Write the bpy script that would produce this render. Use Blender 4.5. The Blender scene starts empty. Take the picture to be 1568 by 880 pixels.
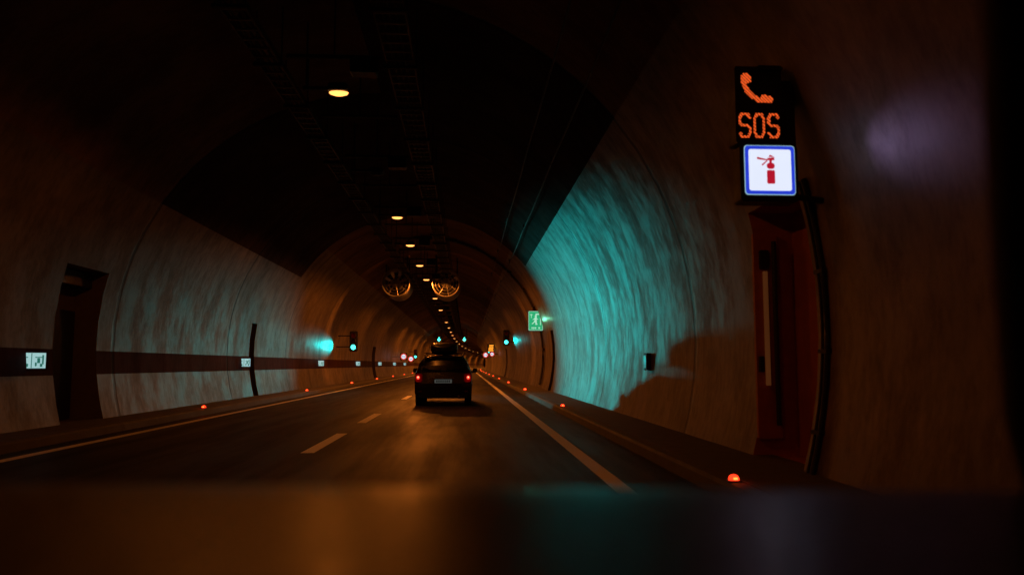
import bpy, math, random
from mathutils import Vector, Matrix
random.seed(7)
sc = bpy.context.scene
CAMZ = 1.184
CX, CZ, R = -1.83, 1.6, 5.3

def bend(y):
    return 0.0 if y < 110 else (y-110)**2/5000.0
def hw(z):
    return math.sqrt(max(0.0, R*R-(z-CZ)**2))

# ------------------------------------------------------------------ materials
def new_mat(name):
    m = bpy.data.materials.new(name); m.use_nodes = True
    nt = m.node_tree
    return m, nt, nt.nodes['Principled BSDF']
def N(nt, t, **kw):
    n = nt.nodes.new(t)
    for k, v in kw.items(): setattr(n, k, v)
    return n
def math_(nt, op, a, b=None, c=None):
    n = nt.nodes.new('ShaderNodeMath'); n.operation = op
    for i, v in enumerate((a, b, c)):
        if v is None: continue
        if isinstance(v, (int, float)): n.inputs[i].default_value = v
        else: nt.links.new(v, n.inputs[i])
    return n.outputs[0]
def mixc(nt, fac, a, b, mode='MIX'):
    n = nt.nodes.new('ShaderNodeMix'); n.data_type = 'RGBA'; n.blend_type = mode
    for s, v in ((0, fac), (6, a), (7, b)):
        if isinstance(v, (int, float)): n.inputs[s].default_value = v
        elif isinstance(v, tuple): n.inputs[s].default_value = (*v, 1)
        else: nt.links.new(v, n.inputs[s])
    return n.outputs[2]
def noise(nt, vec, scale=1, detail=4, rough=.55, mapscale=None):
    if mapscale:
        mp = N(nt, 'ShaderNodeMapping'); mp.inputs['Scale'].default_value = mapscale
        nt.links.new(vec, mp.inputs['Vector']); vec = mp.outputs[0]
    n = N(nt, 'ShaderNodeTexNoise'); n.inputs['Scale'].default_value = scale
    n.inputs['Detail'].default_value = detail; n.inputs['Roughness'].default_value = rough
    nt.links.new(vec, n.inputs['Vector'])
    return n.outputs['Fac']
def ramp(nt, fac, p0, c0, p1, c1):
    r = N(nt, 'ShaderNodeMapRange'); r.interpolation_type = 'SMOOTHSTEP'
    r.inputs[1].default_value = p0; r.inputs[2].default_value = p1
    r.inputs[3].default_value = c0; r.inputs[4].default_value = c1
    nt.links.new(fac, r.inputs[0]); return r.outputs[0]

def simple(name, col, rough=.5, metal=0.0, nscale=8, var=.35, spec=.5, bump=0.0):
    m, nt, p = new_mat(name)
    tc = N(nt, 'ShaderNodeTexCoord').outputs['Object']
    nz = noise(nt, tc, nscale, 5)
    c = mixc(nt, nz, tuple(v*(1-var) for v in col), tuple(min(1, v*(1+var)) for v in col))
    nt.links.new(c, p.inputs['Base Color'])
    nt.links.new(ramp(nt, nz, .3, max(.02, rough-.08), .7, min(1, rough+.1)), p.inputs['Roughness'])
    p.inputs['Metallic'].default_value = metal
    p.inputs['Specular IOR Level'].default_value = spec
    if bump:
        b = N(nt, 'ShaderNodeBump'); b.inputs['Strength'].default_value = bump; b.inputs['Distance'].default_value = .01
        nt.links.new(nz, b.inputs['Height']); nt.links.new(b.outputs[0], p.inputs['Normal'])
    return m
def emis(name, col, s=1.0, var=.12):
    m, nt, p = new_mat(name)
    tc = N(nt, 'ShaderNodeTexCoord').outputs['Object']
    nz = noise(nt, tc, 6, 2)
    c = mixc(nt, nz, tuple(v*(1-var) for v in col), tuple(v*(1+var) for v in col))
    nt.links.new(c, p.inputs['Emission Color'])
    p.inputs['Emission Strength'].default_value = s
    p.inputs['Base Color'].default_value = (*[v*.3 for v in col], 1)
    return m

def lining_mat(name, colA, colB, r0, r1, seg=True, spec=.5):
    m, nt, p = new_mat(name)
    tc = N(nt, 'ShaderNodeTexCoord').outputs['Object']
    sep = N(nt, 'ShaderNodeSeparateXYZ'); nt.links.new(tc, sep.inputs[0])
    x, y, z = sep.outputs
    st = noise(nt, tc, 1, 5, .6, (.8, 1.8, .9))
    st2 = noise(nt, tc, 1, 8, .75, (5, 9.0, 3.6))
    bl = noise(nt, tc, .4, 6, .65)
    f = math_(nt, 'ADD', math_(nt, 'MULTIPLY', st, .5), math_(nt, 'MULTIPLY', st2, .5))
    f = ramp(nt, f, .34, 0, .64, 1)
    c = mixc(nt, f, colA, colB)
    bm = ramp(nt, bl, .36, .6, .62, 1.08)
    comb = N(nt, 'ShaderNodeCombineColor')
    for i in range(3): nt.links.new(bm, comb.inputs[i])
    c = mixc(nt, .85, c, comb.outputs[0], 'MULTIPLY')
    side = math_(nt, 'GREATER_THAN', x, -1.83)
    off = math_(nt, 'MULTIPLY_ADD', side, 3.0, 8.7)
    t = math_(nt, 'DIVIDE', math_(nt, 'SUBTRACT', y, off), 7.6)
    if seg:
        w = N(nt, 'ShaderNodeTexWhiteNoise'); w.noise_dimensions = '1D'
        t2 = math_(nt, 'DIVIDE', math_(nt, 'SUBTRACT', y, 8.7), 7.6)
        nt.links.new(math_(nt, 'FLOOR', t2), w.inputs['W'])
        far = ramp(nt, y, 25, 0, 40, 1)
        amp = math_(nt, 'MULTIPLY_ADD', far, .6, .15)  # ring tone varies more with distance: lamplit and dark bands put into the colour
        sv = math_(nt, 'SUBTRACT', 1.08, math_(nt, 'MULTIPLY', w.outputs['Value'], amp))
        cb = N(nt, 'ShaderNodeCombineColor')
        for i in range(3): nt.links.new(sv, cb.inputs[i])
        c = mixc(nt, 1.0, c, cb.outputs[0], 'MULTIPLY')
    fr = math_(nt, 'FRACT', t)
    d = math_(nt, 'MULTIPLY', math_(nt, 'MINIMUM', fr, math_(nt, 'SUBTRACT', 1.0, fr)), 7.6)
    wob = math_(nt, 'MULTIPLY', noise(nt, tc, 3, 3), .05)
    jm = ramp(nt, math_(nt, 'ADD', d, math_(nt, 'SUBTRACT', wob, .02)), .03, 1, .10, 0)
    c = mixc(nt, math_(nt, 'MULTIPLY', jm, .85), c, (.02, .015, .012))
    dirt = ramp(nt, math_(nt, 'ADD', z, math_(nt, 'MULTIPLY', bl, .8)), .4, .65, 1.3, 0)
    c = mixc(nt, dirt, c, (.035, .027, .022))
    nt.links.new(c, p.inputs['Base Color'])
    nt.links.new(ramp(nt, f, 0, r0, 1, r1), p.inputs['Roughness'])
    p.inputs['Specular IOR Level'].default_value = spec
    b = N(nt, 'ShaderNodeBump'); b.inputs['Strength'].default_value = .3; b.inputs['Distance'].default_value = .03
    h = math_(nt, 'SUBTRACT', math_(nt, 'ADD', math_(nt, 'MULTIPLY', f, .2), math_(nt, 'MULTIPLY', bl, .6)), jm)
    nt.links.new(h, b.inputs['Height']); nt.links.new(b.outputs[0], p.inputs['Normal'])
    return m

M_paint = lining_mat('wall_paint', (.125, .098, .066), (.25, .20, .14), .58, .40, spec=.4)
M_band = lining_mat('band_paint', (.04, .006, .006), (.06, .009, .009), .85, .75, spec=.1)
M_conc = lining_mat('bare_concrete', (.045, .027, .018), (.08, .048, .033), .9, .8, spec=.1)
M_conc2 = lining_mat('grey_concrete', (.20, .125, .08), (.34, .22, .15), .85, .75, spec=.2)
M_niche = simple('niche_red_paint', (.42, .12, .035), .55, bump=.3)
M_nicheD = simple('niche_dark', (.05, .035, .028), .6, bump=.3)
M_nicheL = simple('niche_render', (.17, .12, .08), .7, bump=.3)
M_door = simple('door_paint', (.025, .015, .013), .5)

M_asph, nt, p = new_mat('asphalt')
tc = N(nt, 'ShaderNodeTexCoord').outputs['Object']
n1 = noise(nt, tc, 60, 6, .7); n2 = noise(nt, tc, 1, 5, .6, (1.6, .12, 1)); n3 = noise(nt, tc, .7, 4)
c = mixc(nt, n1, (.014, .013, .0125), (.036, .033, .030))
c = mixc(nt, ramp(nt, n2, .4, 0, .65, .6), c, (.012, .011, .010))
nt.links.new(c, p.inputs['Base Color'])
p.inputs['Specular IOR Level'].default_value = .13
nt.links.new(math_(nt, 'ADD', ramp(nt, n2, .35, .48, .7, .66), math_(nt, 'MULTIPLY', n3, .1)), p.inputs['Roughness'])
b = N(nt, 'ShaderNodeBump'); b.inputs['Strength'].default_value = .35; b.inputs['Distance'].default_value = .006
nt.links.new(n1, b.inputs['Height']); nt.links.new(b.outputs[0], p.inputs['Normal'])

M_mark, nt, p = new_mat('marking_paint')
tc = N(nt, 'ShaderNodeTexCoord').outputs['Object']
n1 = noise(nt, tc, 14, 6, .7)
nt.links.new(mixc(nt, ramp(nt, n1, .28, 0, .40, 1), (.45, .43, .40), (.90, .89, .86)), p.inputs['Base Color'])
p.inputs['Roughness'].default_value = .6
M_kerb = simple('kerb_concrete', (.08, .07, .058), .75, nscale=5, bump=.4)
M_ground = simple('ground_soil', (.08, .07, .05), .9, nscale=.5)
M_black = simple('black_housing', (.012, .012, .012), .45)
M_steel = simple('galvanised_steel', (.35, .33, .30), .38, .8, 5)
M_dsteel = simple('dusty_steel', (.03, .027, .024), .6, .3, 5)
M_tray = simple('tray_steel', (.14, .12, .10), .5, .3, 5)
M_cable = simple('cable_rubber', (.02, .018, .016), .5)
M_lamp = emis('sodium_lens', (1.0, .36, .08), 2.8)
M_ledR = emis('led_orange_red', (1.0, .12, .02), 1.1)
M_white = emis('backlit_white', (.78, .84, 1.0), 1.0, .03)
M_blue = emis('backlit_blue', (.02, .05, .70), .9)
M_redp = emis('backlit_red', (.55, .01, .03), .8)
M_green = emis('backlit_green', (.02, .50, .20), .8)
M_gwhite = emis('pictogram_white', (.50, .9, .65), .8)
M_sig = emis('signal_green_lens', (.06, .90, .75), 3.5)
M_cyan = emis('evac_white', (.50, .85, .85), .65)
M_cyand = emis('evac_green', (.02, .22, .17), .6)
M_stud = emis('stud_red', (1.0, .03, .008), 3.0)
M_studh = emis('stud_hot', (1.0, .25, .04), 3.0)
M_tail = emis('tail_red', (1.0, .06, .03), .7)
M_tailw = emis('tail_hot', (1.0, .35, .2), 2.5)
M_plate = emis('plate', (.16, .17, .15), .30)
M_taild = simple('tail_plastic', (.18, .01, .01), .2)
M_yel = emis('led_yellow', (1.0, .35, .03), 2)
M_car = simple('car_paint', (.008, .008, .009), .3, .2, 3)
M_glass = simple('car_glass', (.006, .006, .006), .12, 0, 3)
M_tyre = simple('tyre', (.015, .015, .015), .8)
M_dash = simple('dashboard_vinyl', (.006, .0045, .0036), .36, 0, 90, spec=.5)
M_pill = simple('pillar_cloth', (.03, .02, .014), .9)
M_tube = emis('fluorescent_tube', (.40, .12, .03), .12)  # dim fluorescent tube on the niche jamb, glows by its own emission

# ------------------------------------------------------------------ mesh builder
class MB:
    def __init__(s): s.v = []; s.f = []; s.m = []; s.mats = []; s.smooth = []
    def mi(s, m):
        if m not in s.mats: s.mats.append(m)
        return s.mats.index(m)
    def poly(s, pts, m, sm=False):
        i = len(s.v); s.v += [tuple(q) for q in pts]
        s.f.append(tuple(range(i, i+len(pts)))); s.m.append(s.mi(m)); s.smooth.append(sm)
    def faces(s, pts, fs, m, sm=False):
        i = len(s.v); s.v += [tuple(q) for q in pts]
        for f in fs: s.f.append(tuple(i+k for k in f)); s.m.append(s.mi(m)); s.smooth.append(sm)
    def box(s, x0, x1, y0, y1, z0, z1, m, c=0.0, mat=None):
        if c <= 0:
            pr = [(x0, z0), (x1, z0), (x1, z1), (x0, z1)]
        else:
            pr = [(x0+c, z0), (x1-c, z0), (x1, z0+c), (x1, z1-c), (x1-c, z1), (x0+c, z1), (x0, z1-c), (x0, z0+c)]
        n = len(pr); pts = [(a, y0, b) for a, b in pr]+[(a, y1, b) for a, b in pr]
        if mat: pts = [tuple(mat @ Vector(q)) for q in pts]
        fs = [tuple(range(n)), tuple(range(2*n-1, n-1, -1))]+[(i, i+n, (i+1) % n+n, (i+1) % n) for i in range(n)]
        s.faces(pts, fs, m)
    def tube(s, path, r, m, n=8, cap=True, sm=True):
        path = [Vector(q) for q in path]; rings = []
        for i, q in enumerate(path):
            t = (path[min(i+1, len(path)-1)]-path[max(i-1, 0)]).normalized()
            u = t.cross(Vector((0, 0, 1)))
            if u.length < .01: u = t.cross(Vector((0, 1, 0)))
            u.normalize(); w = u.cross(t)
            rr = r[i] if isinstance(r, (list, tuple)) else r
            rings.append([q+u*rr*math.cos(2*math.pi*k/n)+w*rr*math.sin(2*math.pi*k/n) for k in range(n)])
        pts = [q for g in rings for q in g]; fs = []
        for i in range(len(rings)-1):
            for k in range(n):
                fs.append((i*n+k, i*n+(k+1) % n, (i+1)*n+(k+1) % n, (i+1)*n+k))
        s.faces(pts, fs, m, sm)
        if cap: s.poly(rings[0][::-1], m); s.poly(rings[-1], m)
    def disc(s, c, r, m, n=20, y=0, r0=0):
        cx, cy, cz = c
        o = [(cx+r*math.cos(2*math.pi*k/n), cy, cz+r*math.sin(2*math.pi*k/n)) for k in range(n)]
        if r0 <= 0: s.poly(o, m)
        else:
            i_ = [(cx+r0*math.cos(2*math.pi*k/n), cy, cz+r0*math.sin(2*math.pi*k/n)) for k in range(n)]
            s.faces(o+i_, [(k, (k+1) % n, n+(k+1) % n, n+k) for k in range(n)], m)
    def obj(s, name, parent=None, bev=0):
        me = bpy.data.meshes.new(name); me.from_pydata(s.v, [], s.f)
        for m in s.mats: me.materials.append(m)
        for p_, i, q in zip(me.polygons, s.m, s.smooth): p_.material_index = i; p_.use_smooth = q
        me.update()
        o = bpy.data.objects.new(name, me); sc.collection.objects.link(o)
        if parent: o.parent = parent
        if bev:
            b_ = o.modifiers.new('bevel', 'BEVEL'); b_.width = bev; b_.segments = 2; b_.limit_method = 'ANGLE'
        return o
def lamp(name, kind, loc, col, power, parent=None, aim=None, size=160, blend=.4, rad=.05):
    l = bpy.data.lights.new(name, kind); l.color = col; l.energy = power; l.shadow_soft_size = rad
    if kind == 'SPOT': l.spot_size = math.radians(size); l.spot_blend = blend
    o = bpy.data.objects.new(name, l); sc.collection.objects.link(o); o.location = loc
    if aim is not None:
        o.rotation_euler = (Vector(aim)-Vector(loc)).to_track_quat('-Z', 'Y').to_euler()
    if parent: o.parent = parent
    return o

# ------------------------------------------------------------------ tunnel lining
zsR = [.15, .5, 1.0, 1.45, 2.0, 2.55, 2.95, 3.4, 3.9, 4.48, 4.97]
prof = [(CX-hw(z), z) for z in [-.1]+zsR]
aL = math.atan2(4.97-CZ, -hw(4.97)); aR = math.atan2(4.97-CZ, hw(4.97))
K = 22
for k in range(1, K):
    a = aL+(aR-aL)*k/K
    prof.append((CX+R*math.cos(a), CZ+R*math.sin(a)))
prof += [(CX+hw(z), z) for z in ([-.1]+zsR)[::-1]]
nP = len(prof)
niches = [('R', 7.55, 8.9, .15, 2.95, .34, M_niche), ('L', 14.0, 15.6, .15, 2.95, .45, M_nicheL),
          ('L', 26.3, 26.9, .15, 2.55, .3, M_nicheD), ('R', 30.6, 31.5, .15, 2.55, .3, M_nicheD),
          ('L', 60, 62, .15, 2.55, .5, M_nicheD), ('R', 66, 68, .15, 2.55, .5, M_nicheD)]
ys = set([-16.0, 11.7, 16.3])
y = -16.0
while y < 430: y += 2.0 if y < 110 else 4.0; ys.add(y)
for n_ in niches: ys.add(n_[1]); ys.add(n_[2])
ys = sorted(ys)
mb = MB()
pts = [(px+bend(y), y, pz) for y in ys for px, pz in prof]
mb.v += pts
mats_idx = {m: mb.mi(m) for m in (M_paint, M_band, M_conc, M_conc2)}
for i in range(len(ys)-1):
    ym = (ys[i]+ys[i+1])/2
    for k in range(nP-1):
        (xa, za), (xb, zb) = prof[k], prof[k+1]
        zm = (za+zb)/2; side = 'L' if (xa+xb)/2 < CX else 'R'
        if any(n_[0] == side and n_[1] < ym < n_[2] and n_[3] < zm < n_[4] for n_ in niches): continue
        m = M_paint
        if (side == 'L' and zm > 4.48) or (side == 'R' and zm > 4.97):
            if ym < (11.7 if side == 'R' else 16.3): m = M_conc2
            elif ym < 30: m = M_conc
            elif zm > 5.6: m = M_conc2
        if side == 'L' and 1.0 < zm < 1.45: m = M_band
        mb.f.append((i*nP+k, i*nP+k+1, (i+1)*nP+k+1, (i+1)*nP+k)); mb.m.append(mats_idx[m]); mb.smooth.append(True)
for side, y0, y1, z0, z1, dp, m in niches:
    sg = -1 if side == 'L' else 1
    zz = [z for z in zsR if z0-1e-6 <= z <= z1+1e-6]
    wx = [CX+sg*hw(z) for z in zz]; bx = CX+sg*(hw(1.6)+dp)
    for yy in (y0, y1):
        mb.poly([(x_, yy, z_) for x_, z_ in zip(wx, zz)]+[(bx, yy, z1), (bx, yy, z0)], m)
    mb.poly([(bx, y0, z0), (bx, y1, z0), (bx, y1, z1), (bx, y0, z1)], m)
    mb.poly([(wx[-1], y0, z1), (wx[-1], y1, z1), (bx, y1, z1), (bx, y0, z1)], m)
    mb.poly([(wx[0], y0, z0), (wx[0], y1, z0), (bx, y1, z0), (bx, y0, z0)], m)
mb.obj('tunnel_lining')

# ------------------------------------------------------------------ ground, road, walkways, markings
mb = MB(); mb.poly([(-1500, -1500, -.12), (1500, -1500, -.12), (1500, 1500, -.12), (-1500, 1500, -.12)], M_ground); mb.obj('ground')
yr = [-16+2.0*i for i in range(int(446/2)+1)]
def strip(mb, prof2, ylist, m, sm=False):
    n = len(prof2); i0 = len(mb.v); mi = mb.mi(m)
    mb.v += [(x+bend(y), y, z) for y in ylist for x, z in prof2]
    for i in range(len(ylist)-1):
        for k in range(n-1):
            mb.f.append((i0+i*n+k, i0+i*n+k+1, i0+(i+1)*n+k+1, i0+(i+1)*n+k)); mb.m.append(mi); mb.smooth.append(sm)
mb = MB(); strip(mb, [(-6.3, -.0), (-2.1, .0), (2.45, 0)], yr, M_asph); mb.obj('road')
mb = MB(); strip(mb, [(2.28, -.02), (2.31, .11), (2.34, .14), (2.46, .145), (2.463, .13), (2.475, .13), (2.478, .15), (3.5, .165)], yr, M_kerb); mb.obj('walkway')
mb = MB(); strip(mb, [(-7.1, .165), (-6.33, .15), (-6.327, .13), (-6.315, .13), (-6.31, .145), (-6.21, .14), (-6.18, .11), (-6.15, -.02)], yr, M_kerb); mb.obj('walkway')
mb = MB()
strip(mb, [(1.41, .004), (1.59, .004)], yr, M_mark); strip(mb, [(-5.80, .004), (-5.63, .004)], yr, M_mark)
y0 = 10.85-6.3*4
while y0 < 400:
    strip(mb, [(-2.22, .004), (-2.04, .004)], [y0, y0+1.5, y0+3.0], M_mark)
    y0 += 6.3 if y0 < 10 else 5.5 if y0 < 13 else 11.0
mb.obj('lane_markings')

# ------------------------------------------------------------------ ceiling lamps
lit = [.6, 6.4, 12.2, 22.8, 28.2, 34.0, 39.7, 51, 62, 80, 92, 104, 116, 130, 146, 164, 184, 206, 230, 256, 284, 314, 346, 380]
unlit = [17.5, 45.3, 56.5, 71, -5.0]
def ceil_lamp(y, on):
    x = -2.05+bend(y); z = 5.5; mb = MB()
    mb.box(x-.55, x+.05, y-.04, y+.04, z+.0, z+.05, M_dsteel)
    mb.box(x-.14, x+.16, y-.15, y+.15, z-.03, z+.08, M_dsteel, .03)
    mb.tube([(x-.5, y, z+.02), (x-.5, y, 6.62)], .015, M_dsteel, 6)
    L = M_lamp if on else M_black
    rg = []
    for s_, dz in ((1.0, -.031), (.9, -.055), (.55, -.075)):
        rg.append([(x+.01+.155*s_*math.cos(2*math.pi*k/14), y+.10*s_*math.sin(2*math.pi*k/14), z+dz) for k in range(14)])
    pts = [q for g in rg for q in g]
    mb.faces(pts, [(i*14+k, i*14+(k+1) % 14, (i+1)*14+(k+1) % 14, (i+1)*14+k) for i in range(2) for k in range(14)], L, True)
    mb.poly(rg[-1], L)
    o = mb.obj('ceiling_lamp')
    if on:
        pw = 60 if y < 5 else 85 if y < 10 else 60 if y < 15 else 150 if y < 30 else 850 if y < 70 else 1600 if y < 140 else 2800
        lamp('sodium_light', 'SPOT', (x, y, z-.1), (1, .235, .025), pw, o, (x, y, 0), 172, .25, .08)
for y in lit: ceil_lamp(y, True)
for y in unlit: ceil_lamp(y, False)

# ------------------------------------------------------------------ cable trays
for xt, wd in ((-1.05, .42), (-3.1, .34)):
    mb = MB(); yl = [-10+4.0*i for i in range(60)]
    for sx in (-wd/2, wd/2):
        strip(mb, [(xt+sx-.012, 5.85), (xt+sx+.012, 5.85), (xt+sx+.012, 5.95), (xt+sx-.012, 5.95), (xt+sx-.012, 5.85)], yl, M_tray)
    y = -8
    while y < 110:
        mb.box(xt-wd/2, xt+wd/2, y, y+.05, 5.862, 5.89, M_tray); y += .33
    y = -8
    while y < 200:
        zt = CZ+math.sqrt(R*R-(xt-CX)**2)
        for sx in (-wd/2-.03, wd/2+.03):
            mb.tube([(xt+sx+bend(y), y, 5.8), (xt+sx+bend(y), y, zt+.02)], .012, M_dsteel, 5)
        mb.box(xt-wd/2-.06+bend(y), xt+wd/2+.06+bend(y), y-.03, y+.03, 5.80, 5.845, M_dsteel); y += 2.0
    for k in range(3):
        mb.tube([(xt-.1+k*.09+bend(yy), yy, 5.905) for yy in yl], .022, M_cable, 6)
    mb.obj('cable_tray')
mb = MB()
for i in range(40):
    y = 3.0+i*2.83
    mb.box(-2.7, -1.3, y-.03, y+.03, 5.74, 5.79, M_dsteel)
    mb.tube([(-2.0, y, 5.76), (-2.0, y, 6.9)], .014, M_dsteel, 5)
    if i % 2: mb.box(-1.75, -1.35, y-.12, y+.12, 5.5, 5.735, M_black, .02)
mb.obj('cable_bracket')
for xw, sag in ((1.28, .05), (1.75, .06)):
    zt = CZ+math.sqrt(R*R-(xw-CX)**2)-.14; path = []
    for i in range(0, 241):
        y = -8+i*.5; s_ = (y % 8)/8
        path.append((xw, y, zt-sag*4*s_*(1-s_)))
    mb = MB(); mb.tube(path, .018, M_cable, 5)
    y = 0
    while y < 110: mb.box(xw-.02, xw+.02, y-.02, y+.02, zt-.03, zt+.2, M_dsteel); y += 8
    mb.obj('overhead_cable')

# ------------------------------------------------------------------ conduit arch
mb = MB()
for dy in (0, .16, .32):
    path = []
    for k in range(0, 33):
        a = math.radians(96-k*3.45)
        path.append((CX+(R-.07)*math.cos(a), 34.6+dy, CZ+(R-.07)*math.sin(a)))
    mb.tube(path, .035, M_dsteel, 6)
for k in range(3, 30, 3):
    a = math.radians(96-k*3.45); x_, z_ = CX+(R-.06)*math.cos(a), CZ+(R-.06)*math.sin(a)
    mb.box(x_-.05, x_+.05, 34.5, 35.02, z_-.05, z_+.05, M_dsteel)
mb.obj('cable_conduit')

# ------------------------------------------------------------------ jet fans
for xf in (-3.62, -1.05):
    mb = MB(); y0, y1, zf, rr = 40.0, 42.6, 5.33, .70; n = 32
    prf = [(rr-.02, y0+.35), (rr-.05, y0+.05), (rr, y0), (rr+.03, y0+.04), (rr+.03, y0+.5), (rr-.04, y0+.7), (rr-.04, y1-.7), (rr+.03, y1-.5), (rr+.03, y1), (rr-.05, y1), (rr-.06, y0+.35)]
    pts = [(xf+r_*math.cos(2*math.pi*k/n), yy, zf+r_*math.sin(2*math.pi*k/n)) for r_, yy in prf for k in range(n)]
    fs = [(i*n+k, i*n+(k+1) % n, (i+1)*n+(k+1) % n, (i+1)*n+k) for i in range(len(prf)-1) for k in range(n)]
    mb.faces(pts, fs, M_steel, True)
    for rg in (.22, .38, .54):
        mb.tube([(xf+rg*math.cos(2*math.pi*k/24), y0+.06, zf+rg*math.sin(2*math.pi*k/24)) for k in range(25)], .012, M_steel, 5, False)
    for k in range(8):
        a = math.pi*2*k/8+.2
        mb.tube([(xf, y0+.06, zf), (xf+.68*math.cos(a), y0+.06, zf+.68*math.sin(a))], .011, M_steel, 5)
    mb.tube([(xf, y0+.12, zf), (xf, y0+.25, zf), (xf, y0+.5, zf), (xf, y0+1.6, zf)], [.06, .16, .22, .22], M_steel, 16)
    for k in range(9):
        a = 2*math.pi*k/9; ca, sa = math.cos(a), math.sin(a); ca2, sa2 = math.cos(a+.4), math.sin(a+.4)
        mb.poly([(xf+.2*ca, y0+.5, zf+.2*sa), (xf+.64*ca, y0+.5, zf+.64*sa), (xf+.64*ca2, y0+.7, zf+.64*sa2), (xf+.2*ca2, y0+.7, zf+.2*sa2)], M_dsteel)
    for yy in (y0+.7, y1-.7):
        for sx in (-.55, .55):
            zt = CZ+math.sqrt(R*R-(xf+sx-CX)**2)
            mb.tube([(xf+sx, yy, zf+.38), (xf+sx, yy, zt+.03)], .03, M_dsteel, 6)
    mb.obj('jet_fan')

# ------------------------------------------------------------------ SOS sign
def dots(mb, lines, w, pitch, y, m, box_):
    x0, x1, z0, z1 = box_; nx = int((x1-x0)/pitch); nz = int((z1-z0)/pitch)
    for i in range(nx+1):
        for j in range(nz+1):
            px = x0+i*pitch; pz = z0+j*pitch; q = Vector((px, pz)); ok = False
            for ln in lines:
                for a, b_ in zip(ln[:-1], ln[1:]):
                    ww = w
                    if len(a) == 3: ww = a[2]
                    A = Vector(a[:2]); B = Vector(b_[:2]); d = B-A
                    t = max(0, min(1, (q-A).dot(d)/max(d.length_squared, 1e-9)))
                    if (q-(A+d*t)).length < ww: ok = True
            if ok and (i+j) % 3 != 0:
                h = pitch*.47
                mb.poly([(px-h, y, pz-h), (px+h, y, pz-h), (px+h, y, pz+h), (px-h, y, pz+h)], m)
Y = 6.8
mb = MB()
mb.box(2.43, 2.865, Y, Y+.20, 3.175, 3.87, M_black, .012)
for (a, b_, c, d) in ((2.43, 2.865, 3.858, 3.882), (2.43, 2.865, 3.165, 3.185)): mb.box(a-.004, b_+.004, Y-.03, Y+.01, c, d, M_black)
def S(ox, oz, w, h):
    return [(ox+w, oz+h*.84), (ox+w*.8, oz+h), (ox+w*.2, oz+h), (ox, oz+h*.84), (ox, oz+h*.62), (ox+w*.2, oz+h*.51),
            (ox+w*.8, oz+h*.49), (ox+w, oz+h*.38), (ox+w, oz+h*.16), (ox+w*.8, oz), (ox+w*.2, oz), (ox, oz+h*.16)]
def O(ox, oz, w, h):
    return [(ox, oz+h*.2), (ox+w*.25, oz), (ox+w*.75, oz), (ox+w, oz+h*.2), (ox+w, oz+h*.8), (ox+w*.75, oz+h), (ox+w*.25, oz+h), (ox, oz+h*.8), (ox, oz+h*.2)]
oz = 3.235; w, h = .09, .21
dots(mb, [S(2.468, oz, w, h), O(2.60, oz, w, h), S(2.734, oz, w, h)], .0125, .0105, Y-.004, M_ledR, (2.44, 2.85, 3.2, 3.47))
hs = [[(2.525, 3.80, .032), (2.55, 3.775, .032), (2.552, 3.77)], [(2.51, 3.79, .024), (2.515, 3.73, .022), (2.54, 3.67, .022), (2.59, 3.615, .022), (2.65, 3.58, .024), (2.70, 3.575)],
      [(2.70, 3.60, .032), (2.745, 3.585, .032), (2.75, 3.584)]]
dots(mb, hs, .03, .0105, Y-.004, M_ledR, (2.45, 2.82, 3.52, 3.86))
mb.box(2.80, 3.02, Y+.09, Y+.24, 2.75, 3.80, M_black, .03)
mb.box(2.66, 2.90, Y+.05, Y+.22, 3.872, 3.93, M_black, .02)
mb.tube([(2.86, Y+.16, 3.7), (2.95, Y+.2, 3.72), (3.05, Y+.22, 3.6)], .03, M_black, 8)
mb.tube([(2.95, Y+.16, 2.75), (3.06, Y+.16, 2.72), (3.3, Y+.2, 2.7)], .03, M_black, 8)
sos = mb.obj('sos_sign')
mb = MB()
mb.box(2.455, 2.985, Y-.01, Y+.18, 2.64, 3.158, M_black, .02)
def rrect(mb, x0, x1, z0, z1, r, y, m):
    pts = []
    for cx_, cz_, a0 in ((x1-r, z1-r, 0), (x0+r, z1-r, 90), (x0+r, z0+r, 180), (x1-r, z0+r, 270)):
        for k in range(5):
            a = math.radians(a0+k*22.5); pts.append((cx_+r*math.cos(a), y, cz_+r*math.sin(a)))
    mb.poly(pts, m)
rrect(mb, 2.492, 2.958, 2.70, 3.155, .03, Y-.014, M_cyan)
rrect(mb, 2.498, 2.952, 2.706, 3.149, .028, Y-.018, M_blue)
rrect(mb, 2.53, 2.92, 2.738, 3.117, .02, Y-.022, M_white)
yy = Y-.026; cx_ = 2.73
rrect(mb, cx_-.037, cx_+.037, 2.80, 2.925, .012, yy, M_redp)
rrect(mb, cx_-.037, cx_+.037, 2.936, 2.992, .025, yy, M_redp)
mb.poly([(cx_-.012, yy, 2.99), (cx_+.012, yy, 2.99), (cx_+.012, yy, 3.015), (cx_-.012, yy, 3.015)], M_redp)
mb.poly([(cx_-.03, yy, 3.015), (cx_+.035, yy, 3.015), (cx_+.035, yy, 3.045), (cx_-.03, yy, 3.035)], M_redp)
mb.poly([(cx_-.125, yy, 3.025), (cx_-.028, yy, 3.012), (cx_-.028, yy, 3.024), (cx_-.125, yy, 3.045)], M_redp)
mb.poly([(cx_-.02, yy, 3.045), (cx_+.035, yy, 3.047), (cx_-.005, yy, 3.068)], M_redp)
mb.poly([(cx_-.075, yy, 2.965), (cx_-.028, yy, 3.008), (cx_-.034, yy, 3.016), (cx_-.085, yy, 2.975)], M_redp)
ext = mb.obj('fire_extinguisher_sign')
lamp('panel_light', 'SPOT', (2.73, Y-.10, 2.93), (.70, .45, 1.0), 5.0, ext, (3.2, Y-.95, 2.88), 40, 1, .0)

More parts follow.
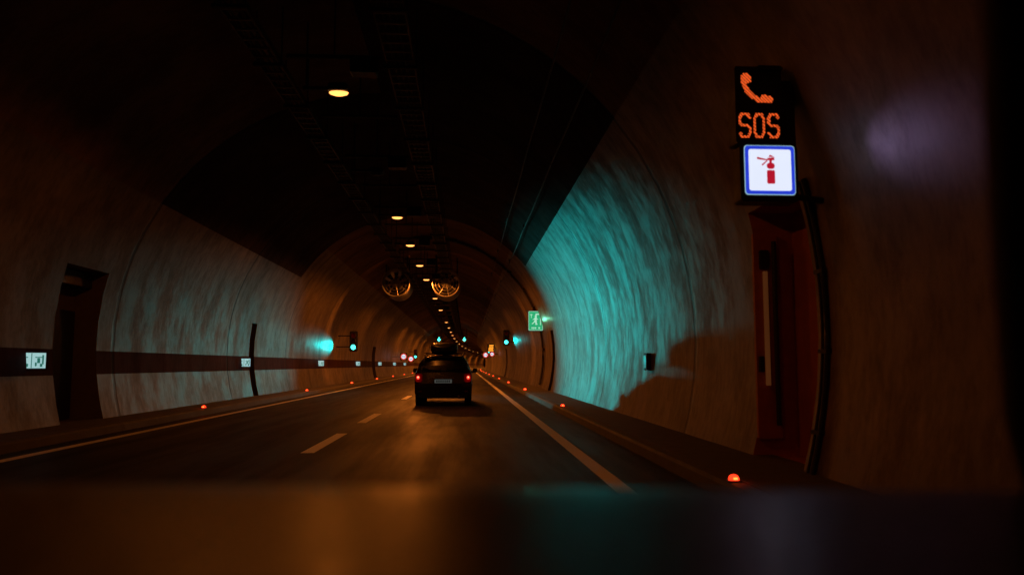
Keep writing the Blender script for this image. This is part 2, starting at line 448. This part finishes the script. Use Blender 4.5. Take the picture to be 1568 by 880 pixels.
# niche equipment
mb = MB()
mb.box(3.32, 3.60, 8.83, 8.885, .35, 2.7, M_niche, .01)
mb.tube([(3.43, 8.78, .95), (3.43, 8.78, 2.25)], .03, M_tube, 8)
mb.box(3.38, 3.48, 8.78, 8.83, 2.28, 2.5, M_black, .01)
mb.box(3.34, 3.39, 8.77, 8.83, 1.1, 1.28, M_black, .01)
mb.tube([(3.54, 8.78, .5), (3.54, 8.78, 2.6)], .03, M_dsteel, 8)
mb.obj('emergency_cabinet')
mb = MB()
path = []
for k in range(0, 23):
    z = .16+k*.128; path.append((CX+hw(z)-.03, 7.30, z))
mb.tube(path, .028, M_black, 8); mb.tube([(a-.0, b_+.10, c) for a, b_, c in path], .016, M_dsteel, 8)
for k in (3, 9, 15): x_, y_, z_ = path[k]; mb.box(x_-.03, x_+.06, 7.26, 7.44, z_-.02, z_+.02, M_dsteel)
mb.tube([(3.03, 7.06, 2.98), (3.08, 7.1, 2.88), (3.14, 7.28, 2.78)], .045, M_black, 8)
mb.obj('wall_conduit')

mb = MB(); bx = CX-(hw(1.6)+.45)
mb.box(bx+.002, bx+.06, 14.08, 15.52, .17, 2.2, M_door); mb.box(bx+.06, bx+.075, 14.2, 15.4, .3, 2.05, M_door)
mb.box(bx+.06, bx+.13, 14.2, 14.28, 1.1, 1.16, M_steel); mb.box(bx+.002, bx+.32, 14.02, 15.585, 2.65, 2.93, M_door, .01)
mb.obj('emergency_door')
mb = MB(); bx = CX+(hw(1.6)+.3)
mb.box(bx-.06, bx-.002, 30.65, 31.45, .17, 2.2, M_door); mb.box(bx-.1, bx-.06, 30.75, 30.82, 1.1, 1.16, M_steel); mb.obj('emergency_door')
mb = MB(); bx = CX-(hw(1.6)+.3)
mb.box(bx+.002, bx+.06, 26.34, 26.86, .17, 2.2, M_door); mb.box(bx+.06, bx+.1, 26.4, 26.45, 1.1, 1.16, M_steel); mb.obj('emergency_door')

mb = MB(); mb.box(3.36, 3.44, 14.5, 14.75, 1.08, 1.40, M_dsteel, .01); mb.box(3.35, 3.362, 14.53, 14.72, 1.12, 1.36, M_steel); mb.obj('junction_box')

# ------------------------------------------------------------------ evacuation direction signs
def evac(y):
    x = CX-hw(1.25)+.05; mb = MB()
    T = Matrix.Translation((x+.0, y, 1.25)) @ Matrix.Rotation(math.radians(30), 4, 'Z')
    mb.box(-.23, .23, -.03, .05, -.15, .15, M_black, .01, T)
    def q(x0, x1, z0, z1, m, yy=-.034): mb.poly([tuple(T @ Vector(p_)) for p_ in ((x0, yy, z0), (x1, yy, z0), (x1, yy, z1), (x0, yy, z1))], m)
    q(-.20, .20, -.125, .125, M_cyan)
    q(-.006, .006, -.12, .12, M_cyand, -.037)
    for s_ in (-1, 1):
        q(s_*.10-.02, s_*.10+.02, -.04, .04, M_cyand, -.037); q(s_*.10-.05, s_*.10+.05, .045, .06, M_cyand, -.037)
        q(s_*.10-.05, s_*.10-.025, -.09, -.03, M_cyand, -.037); q(s_*.10+.02, s_*.10+.055, -.10, -.05, M_cyand, -.037)
        q(s_*.16-.012, s_*.16+.012, -.06, .09, M_cyand, -.037)
    return mb.obj('evacuation_sign')
for y in (13.25, 25.5, 38.5, 51.5, 64.5, 77.5, 90.5): evac(y)

# ------------------------------------------------------------------ kerb lights
def stud(x, y, s=1.0):
    x += bend(y); mb = MB(); z = .145
    mb.box(x-.055*s, x+.055*s, y-.05, y+.05, z, z+.016, M_black, .004)
    rg = []
    for rr, dz in ((.044, .016), (.042, .035), (.030, .052), (.012, .060)):
        rg.append([(x+rr*s*math.cos(2*math.pi*k/12), y+rr*s*math.sin(2*math.pi*k/12), z+dz*s) for k in range(12)])
    pts = [q for g in rg for q in g]
    mb.faces(pts, [(i*12+k, i*12+(k+1) % 12, (i+1)*12+(k+1) % 12, (i+1)*12+k) for i in range(3) for k in range(12)], M_stud, True)
    mb.poly(rg[-1], M_stud)
    mb.box(x-.016*s, x+.016*s, y-.052*s, y-.040*s, z+.024*s, z+.040*s, M_studh)
    o = mb.obj('kerb_light'); lamp('stud_light', 'POINT', (x, y-.1, z+.06), (1, .03, .01), .12, o, rad=0)
for i in range(14): stud(2.39, 7.0+12.5*i, 1.1 if i < 2 else 1.5)
for i in range(13): stud(-6.25, 19.3+12.2*i, 1.2 if i < 2 else 1.6)

# ------------------------------------------------------------------ green exit sign
mb = MB(); Y = 34.0; x0, x1, z0, z1 = 2.70, 3.32, 2.66, 3.50
mb.box(x0-.03, x1+.03, Y, Y+.18, z0-.03, z1+.03, M_black, .02)
mb.box(x1-.1, 3.34, Y+.05, Y+.15, 2.9, 3.0, M_dsteel)
rrect(mb, x0, x1, z0, z1, .03, Y-.004, M_gwhite)
rrect(mb, x0+.02, x1-.02, z0+.02, z1-.02, .03, Y-.008, M_green)
def q(a, b_, c, d, m=M_gwhite, dy=-.012): mb.poly([(a, Y+dy, c), (b_, Y+dy, c), (b_, Y+dy, d), (a, Y+dy, d)], m)
q(x0+.30, x1-.08, z0+.24, z1-.1); q(x0+.36, x1-.12, z0+.24, z1-.16, M_green, -.015)
mb.disc((x0+.31, Y-.018, z1-.22), .045, M_gwhite, 12)
def pl(p0, p1, w, m=M_gwhite):
    a = Vector(p0); b_ = Vector(p1); d = (b_-a).normalized(); n_ = Vector((-d.y, d.x))*w
    mb.poly([(v.x, Y-.018, v.y) for v in (a-n_, b_-n_, b_+n_, a+n_)], m)
pl((x0+.30, z1-.28), (x0+.28, z1-.46), .035); pl((x0+.28, z1-.45), (x0+.38, z1-.58), .022); pl((x0+.27, z1-.45), (x0+.15, z1-.56), .022)
pl((x0+.30, z1-.30), (x0+.42, z1-.36), .016); pl((x0+.29, z1-.30), (x0+.18, z1-.38), .016)
pl((x0+.06, z1-.15), (x0+.18, z1-.15), .015); pl((x0+.12, z1-.3), (x0+.12, z1-.12), .012)
for k, wv in enumerate((.05, .05, .05, .0, .07)):
    if wv: q(x0+.13+k*.075, x0+.13+k*.075+wv, z0+.07, z0+.15)
exs = mb.obj('emergency_exit_sign')
lamp('exit_light', 'SPOT', (3.0, Y-.1, 3.05), (.15, 1, .6), 16, exs, (3.3, Y-2, 3.2), 50, 1, 0)

# ------------------------------------------------------------------ traffic signals
def signal(x, y, z, wallx, name='traffic_signal'):
    mb = MB(); x += bend(y); wallx += bend(y)
    mb.box(x-.17, x+.17, y, y+.22, z-.50, z+.50, M_black, .04)
    mb.box(x-.22, x+.22, y+.05, y+.07, z-.56, z+.56, M_black, .05)
    for k, zz in enumerate((z+.32, z, z-.32)):
        on = k == 2; n = 16
        mb.disc((x, y-.006, zz), .135, M_sig if on else M_taild if k == 0 else M_black, n)
        vis = []
        for j in range(n+1):
            a = math.radians(-20+220*j/n); vis.append((x+.14*math.cos(a), zz+.14*math.sin(a)))
        pts = [(a, y-.001, b_) for a, b_ in vis]+[(a, y-.20, b_) for a, b_ in vis]
        mb.faces(pts, [(j, j+1, n+2+j, n+1+j) for j in range(n)], M_black)
    for zz in (z-.3, z+.3): mb.tube([(x, y+.15, zz), (wallx, y+.15, zz)], .03, M_dsteel, 8)
    return mb.obj(name)
TE = (0.0, 1.0, .95)
sL = signal(-6.15, 43.3, 2.45, -7.1); sR = signal(2.85, 56, 3.1, 3.4)
lamp('green_beam', 'SPOT', (-6.15, 43.05, 2.13), TE, 2700, sL, (3.4, 24.5, 2.5), 24, 1, .15)
lamp('green_beam_near', 'SPOT', (-6.68, 43.0, 2.13), (.0, 1.0, .95), 170, sL, (-7.1, 41.7, 2.13), 36, .7, .03)
lamp('green_beam', 'SPOT', (2.85, 55.75, 2.78), TE, 1000, sR, (-6.9, 26, 1.5), 13.5, 1, .2)
lamp('green_beam_near', 'SPOT', (2.98, 55.5, 2.78), (.0, 1.0, .95), 150, sR, (3.34, 54.4, 2.78), 36, .7, .03)
signal(-6.15, 96, 2.45, -7.1); signal(2.85, 98, 3.1, 3.4)

for xs in (-4.1, -.3):
    for y in (118,):
        mb = MB(); x = xs+bend(y); z = 4.95
        mb.box(x-.4, x+.4, y, y+.2, z-.4, z+.4, M_black, .04)
        mb.poly([(x-.08, y-.01, z+.3), (x-.08, y-.01, z), (x-.28, y-.01, z), (x, y-.01, z-.32), (x+.28, y-.01, z), (x+.08, y-.01, z), (x+.08, y-.01, z+.3)], M_sig)
        for sx in (-.3, .3): mb.tube([(x+sx, y+.1, z+.38), (x+sx, y+.1, 6.8)], .03, M_dsteel, 6)
        mb.obj('lane_control_signal')

def speed(x, y, z, sc_=1.0, wallx=None):
    mb = MB(); x += bend(y)
    mb.box(x-.42*sc_, x+.42*sc_, y, y+.15, z-.42*sc_, z+.42*sc_, M_black, .04)
    mb.disc((x, y-.01, z), .38*sc_, M_tail, 24, r0=.27*sc_); mb.disc((x, y-.01, z), .26*sc_, M_white, 24)
    for dx in (-.1, .1):
        mb.disc((x+dx*sc_, y-.02, z), .08*sc_, M_black, 12, r0=.04*sc_)
    mb.tube([(x, y+.1, z), ((wallx if wallx else x)+bend(y), y+.1, z)], .04, M_dsteel, 6)
    return mb.obj('speed_limit_sign')
for (x, y, z, s_, w_) in ((-6.0, 76, 1.95, .8, -7.1), (-6.0, 86, 1.8, .8, -7.1), (2.75, 112, 2.55, 1.0, 3.4), (2.75, 84, 2.3, .65, 3.4)): speed(x, y, z, s_, w_)
mb = MB(); y = 88; mb.box(2.35, 3.15, y, y+.2, 2.6, 3.5, M_black, .03)
for k in range(5): mb.box(2.45+.03*k, 3.05-.05*(k % 2), y-.02, y-.004, 2.7+k*.15, 2.77+k*.15, M_yel)
mb.box(3.1, 3.4, y+.05, y+.15, 3.0, 3.1, M_dsteel)
mb.obj('variable_message_sign')

# ------------------------------------------------------------------ car ahead
car = bpy.data.objects.new('car', None); sc.collection.objects.link(car); car.location = (-.66, 22.9, 0)
mb = MB()
stn = [(0.00, [(.66, .32), (.74, .36), (.76, .55), (.70, .60), (.66, .62), (.60, .64), (0, .65)]),
       (0.04, [(.70, .26), (.80, .34), (.82, .60), (.78, .86), (.70, .92), (.62, .95), (0, .97)]),
       (0.16, [(.70, .22), (.82, .34), (.84, .62), (.82, .90), (.74, 1.05), (.64, 1.14), (0, 1.17)]),
       (0.36, [(.70, .20), (.82, .34), (.85, .65), (.83, .93), (.72, 1.20), (.60, 1.36), (0, 1.39)]),
       (0.60, [(.70, .20), (.82, .34), (.85, .65), (.83, .94), (.70, 1.26), (.57, 1.42), (0, 1.45)]),
       (1.80, [(.70, .20), (.82, .34), (.85, .65), (.83, .92), (.70, 1.27), (.58, 1.44), (0, 1.48)]),
       (2.60, [(.70, .20), (.82, .34), (.84, .65), (.82, .90), (.71, 1.15), (.60, 1.28), (0, 1.32)]),
       (3.05, [(.70, .20), (.82, .34), (.83, .62), (.80, .85), (.72, .93), (.60, .97), (0, 1.0)]),
       (3.75, [(.68, .20), (.78, .34), (.78, .58), (.74, .74), (.64, .80), (.5, .83), (0, .85)]),
       (3.95, [(.60, .24), (.68, .34), (.68, .52), (.64, .62), (.56, .66), (.4, .68), (0, .69)])]
rings = [[(-h_, y, z) for h_, z in p_]+[(h_, y, z) for h_, z in p_[-2::-1]] for y, p_ in stn]
n = len(rings[0]); pts = [q_ for g in rings for q_ in g]
for i in range(len(rings)-1):
    fs = [(i*n+k, i*n+k+1, (i+1)*n+k+1, (i+1)*n+k) for k in range(n-1)]
    mb.faces(pts, fs, M_car, True)
    fs = [(i*n, (i+1)*n, (i+1)*n+n-1, i*n+n-1)]; mb.faces(pts, fs, M_black)
mb.poly(rings[0], M_car); mb.poly(rings[-1], M_car)
body = mb.obj('body', car)
mb = MB()
mb.poly([(-.62, .045, .985), (.62, .045, .985), (.54, .315, 1.33), (-.54, .315, 1.33)], M_glass)
for s_ in (-1, 1):
    mb.poly([(s_*.835, .55, .965), (s_*.835, 2.45, .945), (s_*.735, 2.2, 1.22), (s_*.722, .7, 1.235)], M_glass)
mb.poly([(-.72, 2.99, 1.01), (.72, 2.99, 1.01), (.6, 2.5, 1.33), (-.6, 2.5, 1.33)], M_glass)
mb.obj('windows', car)
mb = MB()
mb.box(-.80, .80, -.07, .08, .34, .58, M_car, .05)
mb.box(-.70, .70, -.05, .06, .24, .345, M_black, .03)
mb.box(-.27, .27, -.012, .02, .63, .78, M_black); mb.box(-.25, .25, -.025, -.014, .655, .76, M_plate)
for k in range(7): mb.box(-.2+k*.06, -.165+k*.06, -.03, -.026, .675, .74, M_black)
mb.box(-.3, .3, -.03, .0, .79, .81, M_steel)
mb.tube([(.45, -.08, .28), (.45, .1, .28)], .03, M_steel, 10)
mb.box(-.56, .56, .28, .42, 1.39, 1.42, M_car)
mb.obj('bumper_and_trim', car, .01)
mb = MB()
for s_ in (-1, 1):
    a, b_ = sorted((s_*.60, s_*.80)); mb.box(a, b_, -.03, .10, .68, .93, M_taild, .04)
    a, b_ = sorted((s_*.67, s_*.77)); mb.box(a, b_, -.042, -.03, .76, .87, M_tail, .03)
    a, b_ = sorted((s_*.70, s_*.745)); mb.box(a, b_, -.05, -.043, .80, .85, M_tailw, .015)
    a, b_ = sorted((s_*.62, s_*.70)); mb.box(a, b_, -.08, -.071, .40, .44, M_taild)
tl = mb.obj('tail_lights', car)
for s_ in (-1, 1): lamp('tail_glow', 'POINT', (s_*.75, -.15, .8), (1, .06, .03), .6, car, rad=0)
mb = MB()
for s_ in (-1, 1):
    for yw in (.62, 3.15):
        xa, xb = s_*.62, s_*.815
        mb.tube([(xa, yw, .30), (xb, yw, .30)], .30, M_tyre, 24); mb.tube([(xb-.01*s_, yw, .30), (xb+.008*s_, yw, .30)], .19, M_steel, 16)
mb.obj('wheels', car)
mb = MB()
for s_ in (-1, 1):
    a, b_ = sorted((s_*.86, s_*1.02)); mb.box(a, b_, 2.25, 2.38, .93, 1.07, M_car, .03)
    mb.box(*sorted((s_*.80, s_*.87)), 2.28, 2.36, .93, .97, M_car)
mb.obj('mirrors', car)
mb = MB()
for s_ in (-1, 1): mb.tube([(s_*.56, .5, 1.45), (s_*.56, .6, 1.50), (s_*.56, 2.1, 1.50), (s_*.56, 2.2, 1.44)], .018, M_black, 6)
for yy in (.8, 1.7): mb.box(-.6, .6, yy, yy+.06, 1.505, 1.53, M_black)
sec = [(.35, .06, .0), (.4, .36, .08), (.6, .40, .16), (1.5, .41, .19), (2.1, .36, .14), (2.35, .2, .05)]
rg = []
for yy, w_, h_ in sec:
    rg.append([(w_*math.copysign(abs(math.cos(a))**.45, math.cos(a)), yy, 1.66+(.02+h_*.9)*math.copysign(abs(math.sin(a))**.6, math.sin(a))) for a in [2*math.pi*k/20+.01 for k in range(20)]])
pts = [q_ for g in rg for q_ in g]
mb.faces(pts, [(i*20+k, i*20+(k+1) % 20, (i+1)*20+(k+1) % 20, (i+1)*20+k) for i in range(len(rg)-1) for k in range(20)], M_car, True)
mb.poly(rg[0], M_car); mb.poly(rg[-1], M_car)
mb.obj('roof_box', car)
for s_ in (-1, 1): lamp('headlight_beam', 'SPOT', (s_*.6, 4.05, .6), (1, .7, .4), 18, car, (s_*.6, 20, -.6), 50, .8, .05)

# ------------------------------------------------------------------ car interior
ci = bpy.data.objects.new('car_interior', None); sc.collection.objects.link(ci)
mb = MB(); nx, ny = 28, 12; pts = []
for j in range(ny+1):
    for i in range(nx+1):
        x = -1.25+2.0*i/nx; t = j/ny; y = .28+.64*t
        edge = .123+.016*max(0, min(1, (x+.6)/1.1))
        z = CAMZ-edge-(.92-y)*.05-.07*max(0, t-.9)+.02*(x+.25)*(1-t)
        pts.append((x, y-.05*max(0, abs(x+.25)-.4), z))
mb.faces(pts, [(j*(nx+1)+i, j*(nx+1)+i+1, (j+1)*(nx+1)+i+1, (j+1)*(nx+1)+i) for j in range(ny) for i in range(nx)], M_dash, True)
mb.obj('dashboard', ci)
mb = MB(); mb.tube([(.80, 1.0, .95), (.70, .92, 1.12), (.60, .79, 1.35), (.50, .64, 1.60)], [.05, .045, .04, .04], M_pill, 12); mb.obj('windscreen_pillar', ci)
lamp('low_beam', 'SPOT', (-.9, 1.9, .62), (1, .60, .34), 200, ci, (-2.1, 12, -.3), 13, 1, .04)
lamp('low_beam', 'SPOT', (.35, 1.9, .62), (1, .55, .28), 60, ci, (1.15, 10, -.5), 17, 1, .04)

# ------------------------------------------------------------------ world
w = bpy.data.worlds.new('World'); sc.world = w; w.use_nodes = True; nt = w.node_tree
sky = nt.nodes.new('ShaderNodeTexSky'); sky.sky_type = 'NISHITA'; sky.sun_disc = False
sky.sun_elevation = math.radians(-3); sky.sun_rotation = math.radians(180)
nt.links.new(sky.outputs[0], nt.nodes['Background'].inputs[0]); nt.nodes['Background'].inputs[1].default_value = .002

# ------------------------------------------------------------------ camera
cd = bpy.data.cameras.new('camera'); cam = bpy.data.objects.new('camera', cd); sc.collection.objects.link(cam)
cam.location = (0, 0, CAMZ); cam.rotation_euler = (math.radians(90+5.616), 0, math.radians(-3.33))
cd.sensor_width = 36; cd.lens = 27.55; cd.clip_end = 3000; cd.clip_start = .05
cd.dof.use_dof = True; cd.dof.focus_distance = 20; cd.dof.aperture_fstop = 1.4
sc.camera = cam
sc.view_settings.view_transform = 'Standard'; sc.view_settings.look = 'None'; sc.view_settings.exposure = 0
